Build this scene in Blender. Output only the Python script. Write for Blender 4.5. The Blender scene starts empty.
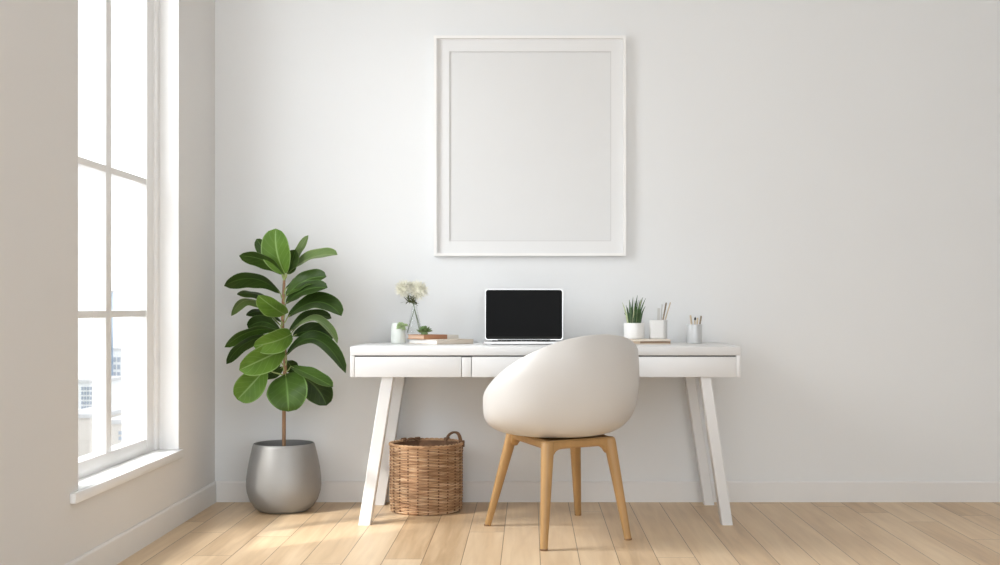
import bpy, bmesh, math, random
from mathutils import Vector, Matrix
random.seed(7)
scn = bpy.context.scene
COL = scn.collection
PI = math.pi
CAMZ, F = 0.92, 1186.0

def P(px, py, d):
    """point of the room at depth d seen in the given direction"""
    return Vector(((px - 530.0) * d / F, d, CAMZ - (py - 306.0) * d / F))

# ------------------------------------------------------------------ materials
def new_mat(name):
    m = bpy.data.materials.new(name); m.use_nodes = True
    nt = m.node_tree
    return m, nt, nt.nodes['Principled BSDF']

def N(nt, t, **kw):
    n = nt.nodes.new(t)
    for k, v in kw.items(): setattr(n, k, v)
    return n

def math_node(nt, op, a, b=None, c=None):
    n = nt.nodes.new('ShaderNodeMath'); n.operation = op
    for i, x in enumerate((a, b, c)):
        if x is None: continue
        if isinstance(x, (int, float)): n.inputs[i].default_value = x
        else: nt.links.new(x, n.inputs[i])
    return n.outputs[0]

def ramp(nt, fac, stops):
    r = nt.nodes.new('ShaderNodeValToRGB')
    els = r.color_ramp.elements
    while len(els) < len(stops): els.new(0.5)
    for e, (p, c) in zip(els, stops):
        e.position = p; e.color = (*c, 1)
    nt.links.new(fac, r.inputs[0])
    return r.outputs[0]

def mat(name, col, rough=0.5, var=0.04, scale=6.0, metal=0.0, bump=0.0, bscale=200.0, stretch=(1, 1, 1), spec=0.5, coat=0.0):
    m, nt, b = new_mat(name)
    tc = N(nt, 'ShaderNodeTexCoord'); mp = N(nt, 'ShaderNodeMapping')
    mp.inputs['Scale'].default_value = stretch
    nt.links.new(tc.outputs['Object'], mp.inputs[0])
    no = N(nt, 'ShaderNodeTexNoise'); no.inputs['Scale'].default_value = scale; no.inputs['Detail'].default_value = 4
    nt.links.new(mp.outputs[0], no.inputs['Vector'])
    lo = tuple(max(0, c * (1 - var)) for c in col); hi = tuple(min(1, c * (1 + var)) for c in col)
    c = ramp(nt, no.outputs[0], [(0.3, lo), (0.7, hi)])
    nt.links.new(c, b.inputs['Base Color'])
    b.inputs['Roughness'].default_value = rough
    b.inputs['Metallic'].default_value = metal
    b.inputs['Specular IOR Level'].default_value = spec
    b.inputs['Coat Weight'].default_value = coat
    if bump > 0:
        n2 = N(nt, 'ShaderNodeTexNoise'); n2.inputs['Scale'].default_value = bscale
        nt.links.new(mp.outputs[0], n2.inputs['Vector'])
        bp = N(nt, 'ShaderNodeBump'); bp.inputs['Strength'].default_value = bump; bp.inputs['Distance'].default_value = 0.002
        nt.links.new(n2.outputs[0], bp.inputs['Height']); nt.links.new(bp.outputs[0], b.inputs['Normal'])
    return m

def floor_mat():
    m, nt, b = new_mat('oak_planks')
    tc = N(nt, 'ShaderNodeTexCoord'); sep = N(nt, 'ShaderNodeSeparateXYZ')
    nt.links.new(tc.outputs['Object'], sep.inputs[0])
    W = 0.142
    x = math_node(nt, 'DIVIDE', math_node(nt, 'ADD', sep.outputs['X'], 10.045), W)
    row = math_node(nt, 'FLOOR', x); fx = math_node(nt, 'FRACT', x)
    wn = N(nt, 'ShaderNodeTexWhiteNoise', noise_dimensions='1D'); nt.links.new(row, wn.inputs['W'])
    y = math_node(nt, 'ADD', math_node(nt, 'DIVIDE', sep.outputs['Y'], 1.9), math_node(nt, 'MULTIPLY', wn.outputs['Value'], 5.0))
    yid = math_node(nt, 'FLOOR', y); fy = math_node(nt, 'FRACT', y)
    cb = N(nt, 'ShaderNodeCombineXYZ'); nt.links.new(row, cb.inputs[0]); nt.links.new(yid, cb.inputs[1])
    w2 = N(nt, 'ShaderNodeTexWhiteNoise', noise_dimensions='2D'); nt.links.new(cb.outputs[0], w2.inputs['Vector'])
    # grain
    cg = N(nt, 'ShaderNodeCombineXYZ')
    nt.links.new(math_node(nt, 'MULTIPLY', sep.outputs['X'], 34.0), cg.inputs[0])
    nt.links.new(math_node(nt, 'MULTIPLY', sep.outputs['Y'], 2.2), cg.inputs[1])
    nt.links.new(math_node(nt, 'MULTIPLY', w2.outputs['Value'], 37.0), cg.inputs[2])
    g = N(nt, 'ShaderNodeTexNoise'); g.inputs['Scale'].default_value = 1.0; g.inputs['Detail'].default_value = 6; g.inputs['Distortion'].default_value = 0.6
    nt.links.new(cg.outputs[0], g.inputs['Vector'])
    cg2 = N(nt, 'ShaderNodeCombineXYZ')
    nt.links.new(math_node(nt, 'MULTIPLY', sep.outputs['X'], 9.0), cg2.inputs[0])
    nt.links.new(math_node(nt, 'MULTIPLY', sep.outputs['Y'], 1.1), cg2.inputs[1])
    nt.links.new(math_node(nt, 'MULTIPLY', w2.outputs['Value'], 71.0), cg2.inputs[2])
    g2 = N(nt, 'ShaderNodeTexNoise'); g2.inputs['Scale'].default_value = 1.0; g2.inputs['Detail'].default_value = 3
    nt.links.new(cg2.outputs[0], g2.inputs['Vector'])
    t = math_node(nt, 'ADD', math_node(nt, 'MULTIPLY', g.outputs[0], 0.52), math_node(nt, 'MULTIPLY', w2.outputs['Value'], 0.22))
    t = math_node(nt, 'ADD', t, math_node(nt, 'MULTIPLY', g2.outputs[0], 0.36))
    base = ramp(nt, t, [(0.28, FLOOR_LO), (0.52, FLOOR_MID), (0.78, FLOOR_HI)])
    # seams
    e1 = math_node(nt, 'LESS_THAN', math_node(nt, 'MINIMUM', fx, math_node(nt, 'SUBTRACT', 1.0, fx)), 0.010)
    e2 = math_node(nt, 'LESS_THAN', fy, 0.0016)
    e = math_node(nt, 'MAXIMUM', e1, e2)
    mx = N(nt, 'ShaderNodeMix', data_type='RGBA')
    nt.links.new(math_node(nt, 'MULTIPLY', e, 0.75), mx.inputs['Factor'])
    nt.links.new(base, mx.inputs['A']); mx.inputs['B'].default_value = (0.11, 0.06, 0.035, 1)
    nt.links.new(mx.outputs['Result'], b.inputs['Base Color'])
    nt.links.new(math_node(nt, 'ADD', math_node(nt, 'MULTIPLY', g.outputs[0], 0.2), 0.30), b.inputs['Roughness'])
    b.inputs['Specular IOR Level'].default_value = 0.3
    bp = N(nt, 'ShaderNodeBump'); bp.inputs['Strength'].default_value = 0.25; bp.inputs['Distance'].default_value = 0.001
    nt.links.new(math_node(nt, 'SUBTRACT', g.outputs[0], math_node(nt, 'MULTIPLY', e, 2.0)), bp.inputs['Height'])
    nt.links.new(bp.outputs[0], b.inputs['Normal'])
    return m
FLOOR_LO, FLOOR_MID, FLOOR_HI = (0.45, 0.30, 0.165), (0.64, 0.465, 0.29), (0.77, 0.60, 0.405)

def leaf_mat(name, dark, light, vein):
    m, nt, b = new_mat(name)
    uv = N(nt, 'ShaderNodeUVMap'); sep = N(nt, 'ShaderNodeSeparateXYZ')
    nt.links.new(uv.outputs[0], sep.inputs[0])
    av = math_node(nt, 'ABSOLUTE', math_node(nt, 'SUBTRACT', sep.outputs['Y'], 0.5))
    mid = math_node(nt, 'SUBTRACT', 1.0, math_node(nt, 'SMOOTH_MIN', math_node(nt, 'MULTIPLY', av, 26.0), 1.0, 0.2))
    lat = math_node(nt, 'FRACT', math_node(nt, 'SUBTRACT', math_node(nt, 'MULTIPLY', sep.outputs['X'], 6.0), math_node(nt, 'MULTIPLY', av, 4.2)))
    lat = math_node(nt, 'MULTIPLY', math_node(nt, 'LESS_THAN', lat, 0.09), 0.22)
    v = math_node(nt, 'MAXIMUM', mid, lat)
    v = math_node(nt, 'MAXIMUM', v, 0.0)
    edge = math_node(nt, 'MULTIPLY', math_node(nt, 'GREATER_THAN', av, 0.465), 0.85)
    v = math_node(nt, 'MAXIMUM', v, edge)
    tc = N(nt, 'ShaderNodeTexCoord'); no = N(nt, 'ShaderNodeTexNoise'); no.inputs['Scale'].default_value = 9
    nt.links.new(tc.outputs['Object'], no.inputs['Vector'])
    c = ramp(nt, no.outputs[0], [(0.3, dark), (0.7, light)])
    mx = N(nt, 'ShaderNodeMix', data_type='RGBA')
    nt.links.new(v, mx.inputs['Factor']); nt.links.new(c, mx.inputs['A']); mx.inputs['B'].default_value = (*vein, 1)
    nt.links.new(mx.outputs['Result'], b.inputs['Base Color'])
    b.inputs['Roughness'].default_value = 0.42
    b.inputs['Specular IOR Level'].default_value = 0.22
    return m

def wicker_mat():
    m, nt, b = new_mat('wicker')
    tc = N(nt, 'ShaderNodeTexCoord'); mp = N(nt, 'ShaderNodeMapping'); mp.inputs['Scale'].default_value = (7, 7, 55)
    nt.links.new(tc.outputs['Object'], mp.inputs[0])
    no = N(nt, 'ShaderNodeTexNoise'); no.inputs['Scale'].default_value = 1.6; no.inputs['Detail'].default_value = 4
    nt.links.new(mp.outputs[0], no.inputs['Vector'])
    c = ramp(nt, no.outputs[0], [(0.30, (0.30, 0.155, 0.075)), (0.5, (0.56, 0.345, 0.19)), (0.70, (0.76, 0.55, 0.35))])
    nt.links.new(c, b.inputs['Base Color']); b.inputs['Roughness'].default_value = 0.62
    return m

def glass_mat(name, tint=(1, 1, 1), gloss=0.06):
    m, nt, b = new_mat(name)
    out = nt.nodes['Material Output']
    tr = N(nt, 'ShaderNodeBsdfTransparent'); gl = N(nt, 'ShaderNodeBsdfGlossy'); gl.inputs['Roughness'].default_value = 0.02
    no = N(nt, 'ShaderNodeTexNoise'); no.inputs['Scale'].default_value = 2
    c = ramp(nt, no.outputs[0], [(0.3, tuple(x * 0.985 for x in tint)), (0.7, tint)])
    nt.links.new(c, tr.inputs[0])
    fr = N(nt, 'ShaderNodeLayerWeight'); fr.inputs[0].default_value = 0.25
    k = math_node(nt, 'MULTIPLY', fr.outputs['Fresnel'], gloss * 4)
    mx = N(nt, 'ShaderNodeMixShader')
    nt.links.new(k, mx.inputs[0]); nt.links.new(tr.outputs[0], mx.inputs[1]); nt.links.new(gl.outputs[0], mx.inputs[2])
    nt.links.new(mx.outputs[0], out.inputs[0])
    return m

M = {}
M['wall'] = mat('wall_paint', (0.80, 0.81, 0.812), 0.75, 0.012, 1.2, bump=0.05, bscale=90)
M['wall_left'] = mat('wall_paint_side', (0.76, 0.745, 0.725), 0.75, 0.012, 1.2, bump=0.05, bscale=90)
M['wall_right'] = mat('wall_paint_darkened', (0.50, 0.48, 0.46), 0.75, 0.012, 1.2, bump=0.05, bscale=90)  # unseen wall, colour darkened to cut its bounce on the right
M['ceiling'] = mat('ceiling_paint', (0.82, 0.815, 0.80), 0.85, 0.01)
M['trim'] = mat('trim_paint', (0.80, 0.79, 0.775), 0.45, 0.01)
M['window'] = mat('window_paint', (0.87, 0.865, 0.855), 0.4, 0.01)
M['floor'] = floor_mat()
M['desk'] = mat('white_lacquer', (0.745, 0.745, 0.742), 0.35, 0.008, 3)
M['gap'] = mat('painted_gap_shade', (0.16, 0.155, 0.15), 0.8, 0.05)
M['shell'] = mat('white_plastic', (0.65, 0.63, 0.605), 0.36, 0.006, 2)
M['oak'] = mat('light_oak', (0.45, 0.265, 0.105), 0.42, 0.10, 2.0, stretch=(12, 12, 1.3))
M['oakdark'] = mat('oak_foot', (0.22, 0.12, 0.06), 0.6, 0.1)
M['pot'] = mat('grey_metal_glaze', (0.275, 0.272, 0.265), 0.46, 0.08, 4, metal=0.25)
M['soil'] = mat('soil', (0.035, 0.024, 0.016), 0.95, 0.5, 60, bump=0.8, bscale=120)
M['bark'] = mat('bark', (0.30, 0.17, 0.09), 0.7, 0.35, 30, stretch=(1, 1, 0.3))
M['petiole'] = mat('petiole', (0.33, 0.40, 0.14), 0.5, 0.1)
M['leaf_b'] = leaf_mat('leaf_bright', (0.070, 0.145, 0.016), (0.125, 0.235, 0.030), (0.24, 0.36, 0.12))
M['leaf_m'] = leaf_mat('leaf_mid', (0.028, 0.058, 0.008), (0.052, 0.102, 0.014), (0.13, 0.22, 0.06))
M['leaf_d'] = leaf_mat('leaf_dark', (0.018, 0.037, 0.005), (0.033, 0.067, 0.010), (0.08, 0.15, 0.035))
M['leaf_p'] = leaf_mat('leaf_pale', (0.10, 0.16, 0.045), (0.15, 0.22, 0.07), (0.27, 0.34, 0.14))
M['wicker'] = wicker_mat()
M['wickerdark'] = mat('wicker_stakes', (0.20, 0.105, 0.055), 0.7, 0.3, 20)
M['silver'] = mat('aluminium', (0.80, 0.80, 0.80), 0.32, 0.02, metal=0.85)
M['screen'] = mat('black_screen', (0.004, 0.004, 0.004), 0.22, 0.02, spec=0.06)
M['bezel'] = mat('screen_band', (0.016, 0.016, 0.014), 0.4, 0.02, spec=0.1)
M['key'] = mat('keys', (0.03, 0.03, 0.032), 0.5, 0.05)
M['frame'] = mat('frame_white', (0.86, 0.85, 0.83), 0.4, 0.01)
M['mat_board'] = mat('mat_board', (0.79, 0.79, 0.785), 0.8, 0.008)
M['print'] = mat('blank_print', (0.735, 0.737, 0.732), 0.6, 0.006)
M['bevel'] = mat('bevel_cut', (0.66, 0.655, 0.645), 0.8, 0.01)
M['white_ceramic'] = mat('white_ceramic', (0.84, 0.835, 0.82), 0.35, 0.01)
M['grey_ceramic'] = mat('pale_ceramic', (0.72, 0.715, 0.70), 0.5, 0.02)
M['cup_metal'] = mat('brushed_cup', (0.66, 0.67, 0.67), 0.42, 0.05, 8, metal=0.45)
M['grass_d'] = mat('blade_dark', (0.045, 0.10, 0.03), 0.45, 0.35, 40)
M['grass_p'] = mat('blade_pale', (0.42, 0.47, 0.27), 0.5, 0.25, 40)
M['succ'] = mat('succulent_green', (0.16, 0.25, 0.09), 0.5, 0.3, 60)
M['succ_p'] = mat('succulent_pale', (0.46, 0.58, 0.30), 0.5, 0.25, 60)
M['jar'] = mat('milky_jar', (0.74, 0.77, 0.72), 0.25, 0.03)
M['petal'] = mat('cream_petal', (0.88, 0.86, 0.74), 0.7, 0.08, 30)
M['stemgreen'] = mat('flower_stem', (0.20, 0.24, 0.15), 0.6, 0.2)
M['calyx'] = mat('calyx', (0.075, 0.085, 0.022), 0.6, 0.3, 60)
M['copper'] = mat('copper_cover', (0.44, 0.215, 0.115), 0.45, 0.06)
M['copper_p'] = mat('copper_pages', (0.66, 0.46, 0.33), 0.8, 0.08, 60, stretch=(1, 1, 20))
M['beige'] = mat('beige_cover', (0.68, 0.60, 0.51), 0.6, 0.04)
M['pages'] = mat('white_pages', (0.86, 0.85, 0.82), 0.8, 0.05, 60, stretch=(1, 1, 20))
M['palebook'] = mat('pale_cover', (0.74, 0.71, 0.65), 0.6, 0.04)
M['brownbook'] = mat('brown_spine', (0.30, 0.20, 0.13), 0.6, 0.08)
M['creambook'] = mat('cream_cover', (0.74, 0.66, 0.56), 0.6, 0.04)
M['tan'] = mat('tan_pages', (0.58, 0.45, 0.33), 0.8, 0.08, 60, stretch=(1, 1, 20))
M['stick'] = mat('wood_stick', (0.58, 0.47, 0.33), 0.6, 0.12, 30)
M['stickd'] = mat('dark_stick', (0.24, 0.19, 0.13), 0.6, 0.15, 30)
M['brush'] = mat('black_bristle', (0.02, 0.02, 0.02), 0.8, 0.2, 30)
M['greystick'] = mat('grey_tool', (0.55, 0.54, 0.51), 0.5, 0.05)
M['glass'] = glass_mat('window_glass', (1, 1, 1), 0.03)
M['vase'] = glass_mat('clear_vase', (0.985, 0.99, 0.988), 0.04)
M['b1'] = mat('facade_white', (0.60, 0.60, 0.59), 0.9, 0.04, 0.05)
M['b2'] = mat('facade_blue', (0.40, 0.47, 0.55), 0.8, 0.05, 0.05)
M['b3'] = mat('facade_beige', (0.52, 0.48, 0.43), 0.9, 0.04, 0.05)
M['bw'] = mat('facade_window', (0.27, 0.30, 0.34), 0.4, 0.05, 0.1)
M['roof'] = mat('facade_roof', (0.45, 0.44, 0.43), 0.9, 0.05, 0.05)
M['ground'] = mat('city_ground', (0.55, 0.545, 0.54), 0.95, 0.06, 0.02)

# ------------------------------------------------------------------ geometry helpers (world coordinates)
class MB:
    def __init__(s): s.bm = bmesh.new()
    def _xf(s, verts, mtx): bmesh.ops.transform(s.bm, matrix=mtx, verts=verts)
    def box(s, c, size, rot=None, bevel=0.0, mi=0, seg=2):
        tmp = bmesh.new()
        bmesh.ops.create_cube(tmp, size=1.0)
        bmesh.ops.scale(tmp, vec=Vector(size), verts=tmp.verts)
        if bevel > 0:
            bmesh.ops.bevel(tmp, geom=tmp.edges[:], offset=bevel, segments=seg, profile=0.5, affect='EDGES')
        mtx = Matrix.Translation(Vector(c)) @ (rot.to_4x4() if rot is not None else Matrix.Identity(4))
        s.merge(tmp, mtx, mi)
        return s
    def merge(s, tmp, mtx=Matrix.Identity(4), mi=None):
        mp = {}
        for v in tmp.verts: mp[v] = s.bm.verts.new(mtx @ v.co)
        for f in tmp.faces:
            try: nf = s.bm.faces.new([mp[v] for v in f.verts])
            except ValueError: continue
            nf.material_index = f.material_index if mi is None else mi
        tmp.free()
    def rings(s, rings, closed=True, cap0=True, cap1=True, mi=0):
        """rings: list of lists of points; closed rings are lofted together"""
        vr = [[s.bm.verts.new(p) for p in r] for r in rings]
        n = len(vr[0])
        for a, b in zip(vr, vr[1:]):
            for i in range(n if closed else n - 1):
                j = (i + 1) % n
                f = s.bm.faces.new((a[i], a[j], b[j], b[i])); f.material_index = mi
        if cap0: f = s.bm.faces.new(vr[0][::-1]); f.material_index = mi
        if cap1: f = s.bm.faces.new(vr[-1]); f.material_index = mi
        return vr
    def tube(s, pts, rad, n=10, mi=0, closed=False):
        pts = [Vector(p) for p in pts]; m = len(pts)
        if isinstance(rad, (int, float)): rad = [rad] * m
        rs = []; up = None
        for i, p in enumerate(pts):
            if closed: t = pts[(i + 1) % m] - pts[i - 1]
            else: t = pts[min(i + 1, m - 1)] - pts[max(i - 1, 0)]
            t.normalize()
            if up is None:
                up = Vector((0, 0, 1)) if abs(t.z) < 0.9 else Vector((1, 0, 0))
            u = up - t * up.dot(t); u.normalize(); v = t.cross(u); up = u
            rs.append([p + (u * math.cos(2 * PI * k / n) + v * math.sin(2 * PI * k / n)) * rad[i] for k in range(n)])
        if closed:
            rs.append(rs[0]); vr = [[s.bm.verts.new(p) for p in r] for r in rs[:-1]]; vr.append(vr[0])
            for a, b in zip(vr, vr[1:]):
                for i in range(n):
                    j = (i + 1) % n
                    f = s.bm.faces.new((a[i], a[j], b[j], b[i])); f.material_index = mi
        else: s.rings(rs, mi=mi)
        return s
    def lathe(s, c, prof, n=48, mi=0, closed=False):
        c = Vector(c)
        rs = [[c + Vector((r * math.cos(2 * PI * k / n), r * math.sin(2 * PI * k / n), z)) for k in range(n)] for r, z in prof]
        s.rings(rs, cap0=not closed, cap1=not closed, mi=mi)
        return s
    def prism(s, poly, z0, z1, mi=0):
        a = [Vector((x, y, z0)) for x, y in poly]; b = [Vector((x, y, z1)) for x, y in poly]
        s.rings([a, b], mi=mi); return s
    def build(s, name, mats, parent=None, origin=None, smooth=True, angle=35, keep_normals=False):
        if not isinstance(mats, (list, tuple)): mats = [mats]
        if not keep_normals: bmesh.ops.recalc_face_normals(s.bm, faces=s.bm.faces[:])
        if origin is None:
            if parent is not None: origin = WORLD[parent.name]
            else:
                xs = [v.co for v in s.bm.verts]
                origin = Vector(((min(p.x for p in xs) + max(p.x for p in xs)) / 2, (min(p.y for p in xs) + max(p.y for p in xs)) / 2, min(p.z for p in xs)))
        origin = Vector(origin)
        for v in s.bm.verts: v.co -= origin
        me = bpy.data.meshes.new(name); s.bm.to_mesh(me); s.bm.free()
        for m in mats: me.materials.append(m)
        if smooth:
            me.polygons.foreach_set('use_smooth', [True] * len(me.polygons))
            me.set_sharp_from_angle(angle=math.radians(angle))
        o = bpy.data.objects.new(name, me); COL.objects.link(o)
        if parent is not None:
            o.parent = parent; o.location = origin - WORLD[parent.name]
        else: o.location = origin
        WORLD[o.name] = origin
        return o
WORLD = {}

def thing(name, label, cat, loc, group=None):
    o = bpy.data.objects.new(name, None); COL.objects.link(o); o.location = loc
    o.empty_display_size = 0.05
    WORLD[o.name] = Vector(loc)
    return tag(o, label, cat, group)
def tag(o, label, cat, group=None):
    o['label'] = label; o['category'] = cat
    if group: o['group'] = group
    return o
def struct(o): o['kind'] = 'structure'; return o
def rotz(a): return Matrix.Rotation(a, 3, 'Z')

# ------------------------------------------------------------------ room shell
XL, XR, YB, YF, ZC = -1.48, 3.3, 5.57, -0.8, 2.95
struct(MB().box(((XL + XR) / 2, (YB + YF) / 2, -0.05), (XR - XL + 0.4, YB - YF + 0.4, 0.1)).build('floor', M['floor'], origin=(0, 0, 0)))
struct(MB().box(((XL + XR) / 2, (YB + YF) / 2, ZC + 0.05), (XR - XL + 0.4, YB - YF + 0.4, 0.1)).build('ceiling', M['ceiling']))
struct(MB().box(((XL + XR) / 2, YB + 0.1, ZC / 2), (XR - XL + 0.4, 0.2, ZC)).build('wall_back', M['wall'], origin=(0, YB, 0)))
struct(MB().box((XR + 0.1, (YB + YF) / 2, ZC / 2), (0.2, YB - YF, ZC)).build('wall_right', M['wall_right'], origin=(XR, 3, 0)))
WY0, WY1, WZ0, WZ1, TH = 3.883, 5.0, 0.30, 2.62, 0.24
w = MB()
xc = XL - TH / 2
w.box((xc, (YF + WY0) / 2, ZC / 2), (TH, WY0 - YF, ZC))
w.box((xc, (WY1 + YB) / 2, ZC / 2), (TH, YB - WY1, ZC))
w.box((xc, (WY0 + WY1) / 2, WZ0 / 2), (TH, WY1 - WY0, WZ0))
w.box((xc, (WY0 + WY1) / 2, (WZ1 + ZC) / 2), (TH, WY1 - WY0, ZC - WZ1))
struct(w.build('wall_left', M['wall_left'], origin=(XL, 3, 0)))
# baseboards with a small cap
def baseboard(name, a, b, nrm):
    a, b, nrm = Vector(a), Vector(b), Vector(nrm)
    h, t = 0.098, 0.010
    prof = [(0, 0.0), (t, 0.0), (t, h - 0.008), (t - 0.003, h - 0.002), (t - 0.005, h), (0, h)]
    m = MB()
    m.rings([[p + nrm * d + Vector((0, 0, z)) for d, z in prof] for p in (a, b)])
    return struct(m.build(name, M['trim'], smooth=False))
baseboard('baseboard_back', (XL, YB, 0), (XR, YB, 0), (0, -1, 0))
baseboard('baseboard_left', (XL, YF, 0), (XL, YB - 0.0105, 0), (1, 0, 0))
baseboard('baseboard_right', (XR, YF, 0), (XR, YB - 0.0105, 0), (-1, 0, 0))

# window
win = bpy.data.objects.new('window_1', None); COL.objects.link(win); win.location = (XL - 0.1, (WY0 + WY1) / 2, WZ0)
WORLD['window_1'] = Vector(win.location); win['kind'] = 'structure'
XF = -1.60   # frame plane centre
FT = 0.055
m = MB()
ym = 4.435; S0, S1 = WY0 + 0.13, WY1 - 0.13; zb, zt = 0.375, WZ1 - 0.06
m.box((XF, (WY0 + S0) / 2, (WZ0 + WZ1) / 2), (FT, S0 - WY0, WZ1 - WZ0), bevel=0.004)
m.box((XF, (WY1 + S1) / 2, (WZ0 + WZ1) / 2), (FT, WY1 - S1, WZ1 - WZ0), bevel=0.004)
m.box((XF, ym, (WZ0 + zb) / 2), (FT * 0.98, S1 - S0 + 0.01, zb - WZ0), bevel=0.004)
m.box((XF, ym, (WZ1 + zt) / 2), (FT * 0.98, S1 - S0 + 0.01, WZ1 - zt), bevel=0.004)
# stepped outer stile moulding
m.box((XF + FT / 2 + 0.004, WY1 - 0.022, (WZ0 + WZ1) / 2), (0.016, 0.044, WZ1 - WZ0), bevel=0.003)
m.box((XF + FT / 2 + 0.004, WY0 + 0.022, (WZ0 + WZ1) / 2), (0.016, 0.044, WZ1 - WZ0), bevel=0.003)
m.build('window_frame', M['window'], win)
m = MB()
rx0, rx1 = XF + FT / 2 - 0.01, XL - 0.0005
for yy in (WY0 + 0.002, WY1 - 0.002):
    m.box(((rx0 + rx1) / 2, yy, (WZ0 + WZ1) / 2), (rx1 - rx0, 0.004, WZ1 - WZ0))
m.box(((rx0 + rx1) / 2, (WY0 + WY1) / 2, WZ1 - 0.002), (rx1 - rx0, WY1 - WY0, 0.004))
m.build('reveal_brightener', M['window'], win, smooth=False)  # white sheets added to brighten the reveal where window light falls
m = MB().box((XF, ym, (zb + zt) / 2), (0.05, 0.058, zt - zb + 0.01), bevel=0.002); m.build('muntin', M['window'], win)
for z in (0.89, 1.43):
    MB().box((XF, ym, z), (0.049, S1 - S0 + 0.01, 0.027), bevel=0.002).build('muntin', M['window'], win)
zs = [zb, 0.89, 1.43, zt]
for k in range(3):
    for a, b in ((S0, ym), (ym, S1)):
        MB().box((XF - 0.004, (a + b) / 2, (zs[k] + zs[k + 1]) / 2), (0.004, b - a - 0.05, zs[k + 1] - zs[k] - 0.02)).build('glass_pane', M['glass'], win, smooth=False)
m = MB()
m.box(((XL + 0.012 + XF + FT / 2) / 2, (WY0 + WY1) / 2, WZ0 + 0.006), (XL + 0.012 - XF - FT / 2, WY1 - WY0 - 0.002, 0.022), bevel=0.003)
m.box((XL + 0.010, (WY0 - 0.07 + WY1) / 2, WZ0 + 0.0), (0.0195, WY1 - WY0 + 0.07, 0.034), bevel=0.003)
m.build('window_sill', M['window'], win)

# ------------------------------------------------------------------ city outside
struct(MB().box((-130, 260, -45.5), (700, 700, 1)).build('ground', M['ground']))
def building(px0, px1, pytop, d, depth, m_, label, wins=(), kind='building', roof_h=0.6, pybot=None):
    zt = P(530, pytop, d).z
    x0, x1 = P(px0, 0, d).x, P(px1, 0, d).x
    z0 = -45.0
    t = thing(kind, label, 'building', ((x0 + x1) / 2, d + depth / 2, z0))
    MB().box(((x0 + x1) / 2, d + depth / 2, (z0 + zt) / 2), (x1 - x0, depth, zt - z0)).build('facade', m_, t, smooth=False)
    MB().box(((x0 + x1) / 2, d + depth / 2, zt + roof_h / 2), (x1 - x0 + 0.6, depth + 0.6, roof_h)).build('roof', M['roof'], t, smooth=False)
    for (a, b, c, e, nx, nz) in wins:      # rectangles of windows on the near side
        for i in range(nx):
            for j in range(nz):
                wx0 = P(a + (b - a) * (i + 0.18) / nx, 0, d).x; wx1 = P(a + (b - a) * (i + 0.82) / nx, 0, d).x
                wz0 = P(0, c + (e - c) * (j + 0.82) / nz, d).z; wz1 = P(0, c + (e - c) * (j + 0.18) / nz, d).z
                MB().box(((wx0 + wx1) / 2, d - 0.05, (wz0 + wz1) / 2), (wx1 - wx0, 0.3, wz1 - wz0)).build('window', M['bw'], t, smooth=False)
    return t
building(92, 98, 292, 330, 12, M['b2'], 'slim pale blue tower left of the window bar', [(92.5, 97.5, 356, 374, 1, 3)])
building(123, 133, 332, 340, 14, M['b2'], 'pale blue tower with tall windows right of the window bar', [(125, 132, 335, 356, 2, 1), (128, 132, 361, 381, 1, 1)])
building(70, 101, 383, 250, 16, M['b1'], 'white block with a grid of windows seen through the lower left pane', [(81, 98, 386, 410, 6, 5)])
building(101, 122, 350, 380, 16, M['b1'], 'white hazy block behind the vertical window bar', [(103, 121, 356, 400, 4, 6)])
building(112, 150, 388, 290, 16, M['b1'], 'long low white block across the lower right pane', [])
building(60, 100, 418, 190, 18, M['b3'], 'beige low building at the bottom of the lower left pane', [(93, 98, 422, 444, 1, 3)])
building(105, 152, 424, 175, 12, M['b3'], 'beige flat roofed house at the bottom of the lower right pane', [(118, 134, 430, 441, 3, 2)])

# ------------------------------------------------------------------ picture frame
fx, fz0, fz1, fhw = 0.0, 1.154, 2.184, 0.4495
t = thing('picture_frame', 'large blank white picture frame hung on the wall above the desk', 'picture frame', (fx, YB, fz0))
bar, dp = 0.0135, 0.03
m = MB()
yc = YB - dp / 2 - 0.001
def ring_frame(m, x0, x1, z0, z1, y0, y1, w_):
    o = [(x0, z0), (x1, z0), (x1, z1), (x0, z1)]
    i = [(x0 + w_, z0 + w_), (x1 - w_, z0 + w_), (x1 - w_, z1 - w_), (x0 + w_, z1 - w_)]
    vo0 = [m.bm.verts.new((x, y0, z)) for x, z in o]; vi0 = [m.bm.verts.new((x, y0, z)) for x, z in i]
    vo1 = [m.bm.verts.new((x, y1, z)) for x, z in o]; vi1 = [m.bm.verts.new((x, y1, z)) for x, z in i]
    for k in range(4):
        j = (k + 1) % 4
        for a in ((vo0[k], vo0[j], vi0[j], vi0[k]), (vo1[k], vo1[j], vi1[j], vi1[k]), (vo0[k], vo0[j], vo1[j], vo1[k]), (vi0[k], vi0[j], vi1[j], vi1[k])):
            m.bm.faces.new(a)
ring_frame(m, fx - fhw, fx + fhw, fz0, fz1, YB - dp, YB - 0.001, bar)
m.build('frame_moulding', M['frame'], t, smooth=False)
mx0, mx1, mz0, mz1 = fx - fhw + bar, fx + fhw - bar, fz0 + bar, fz1 - bar
m = MB(); ring_frame(m, mx0, mx1, mz0, mz1, YB - 0.012, YB - 0.007, 0.056); m.build('mat_board', M['mat_board'], t, smooth=False)
m = MB(); q = 0.056
ring_frame(m, mx0 + q - 0.0005, mx1 - q + 0.0005, mz0 + q, mz1 - q, YB - 0.0119, YB - 0.0071, 0.0035); m.build('bevel_edge', M['bevel'], t, smooth=False)
MB().box((fx, YB - 0.005, (mz0 + mz1) / 2), (mx1 - mx0, 0.003, mz1 - mz0)).build('blank_print', M['print'], t, smooth=False)

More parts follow.
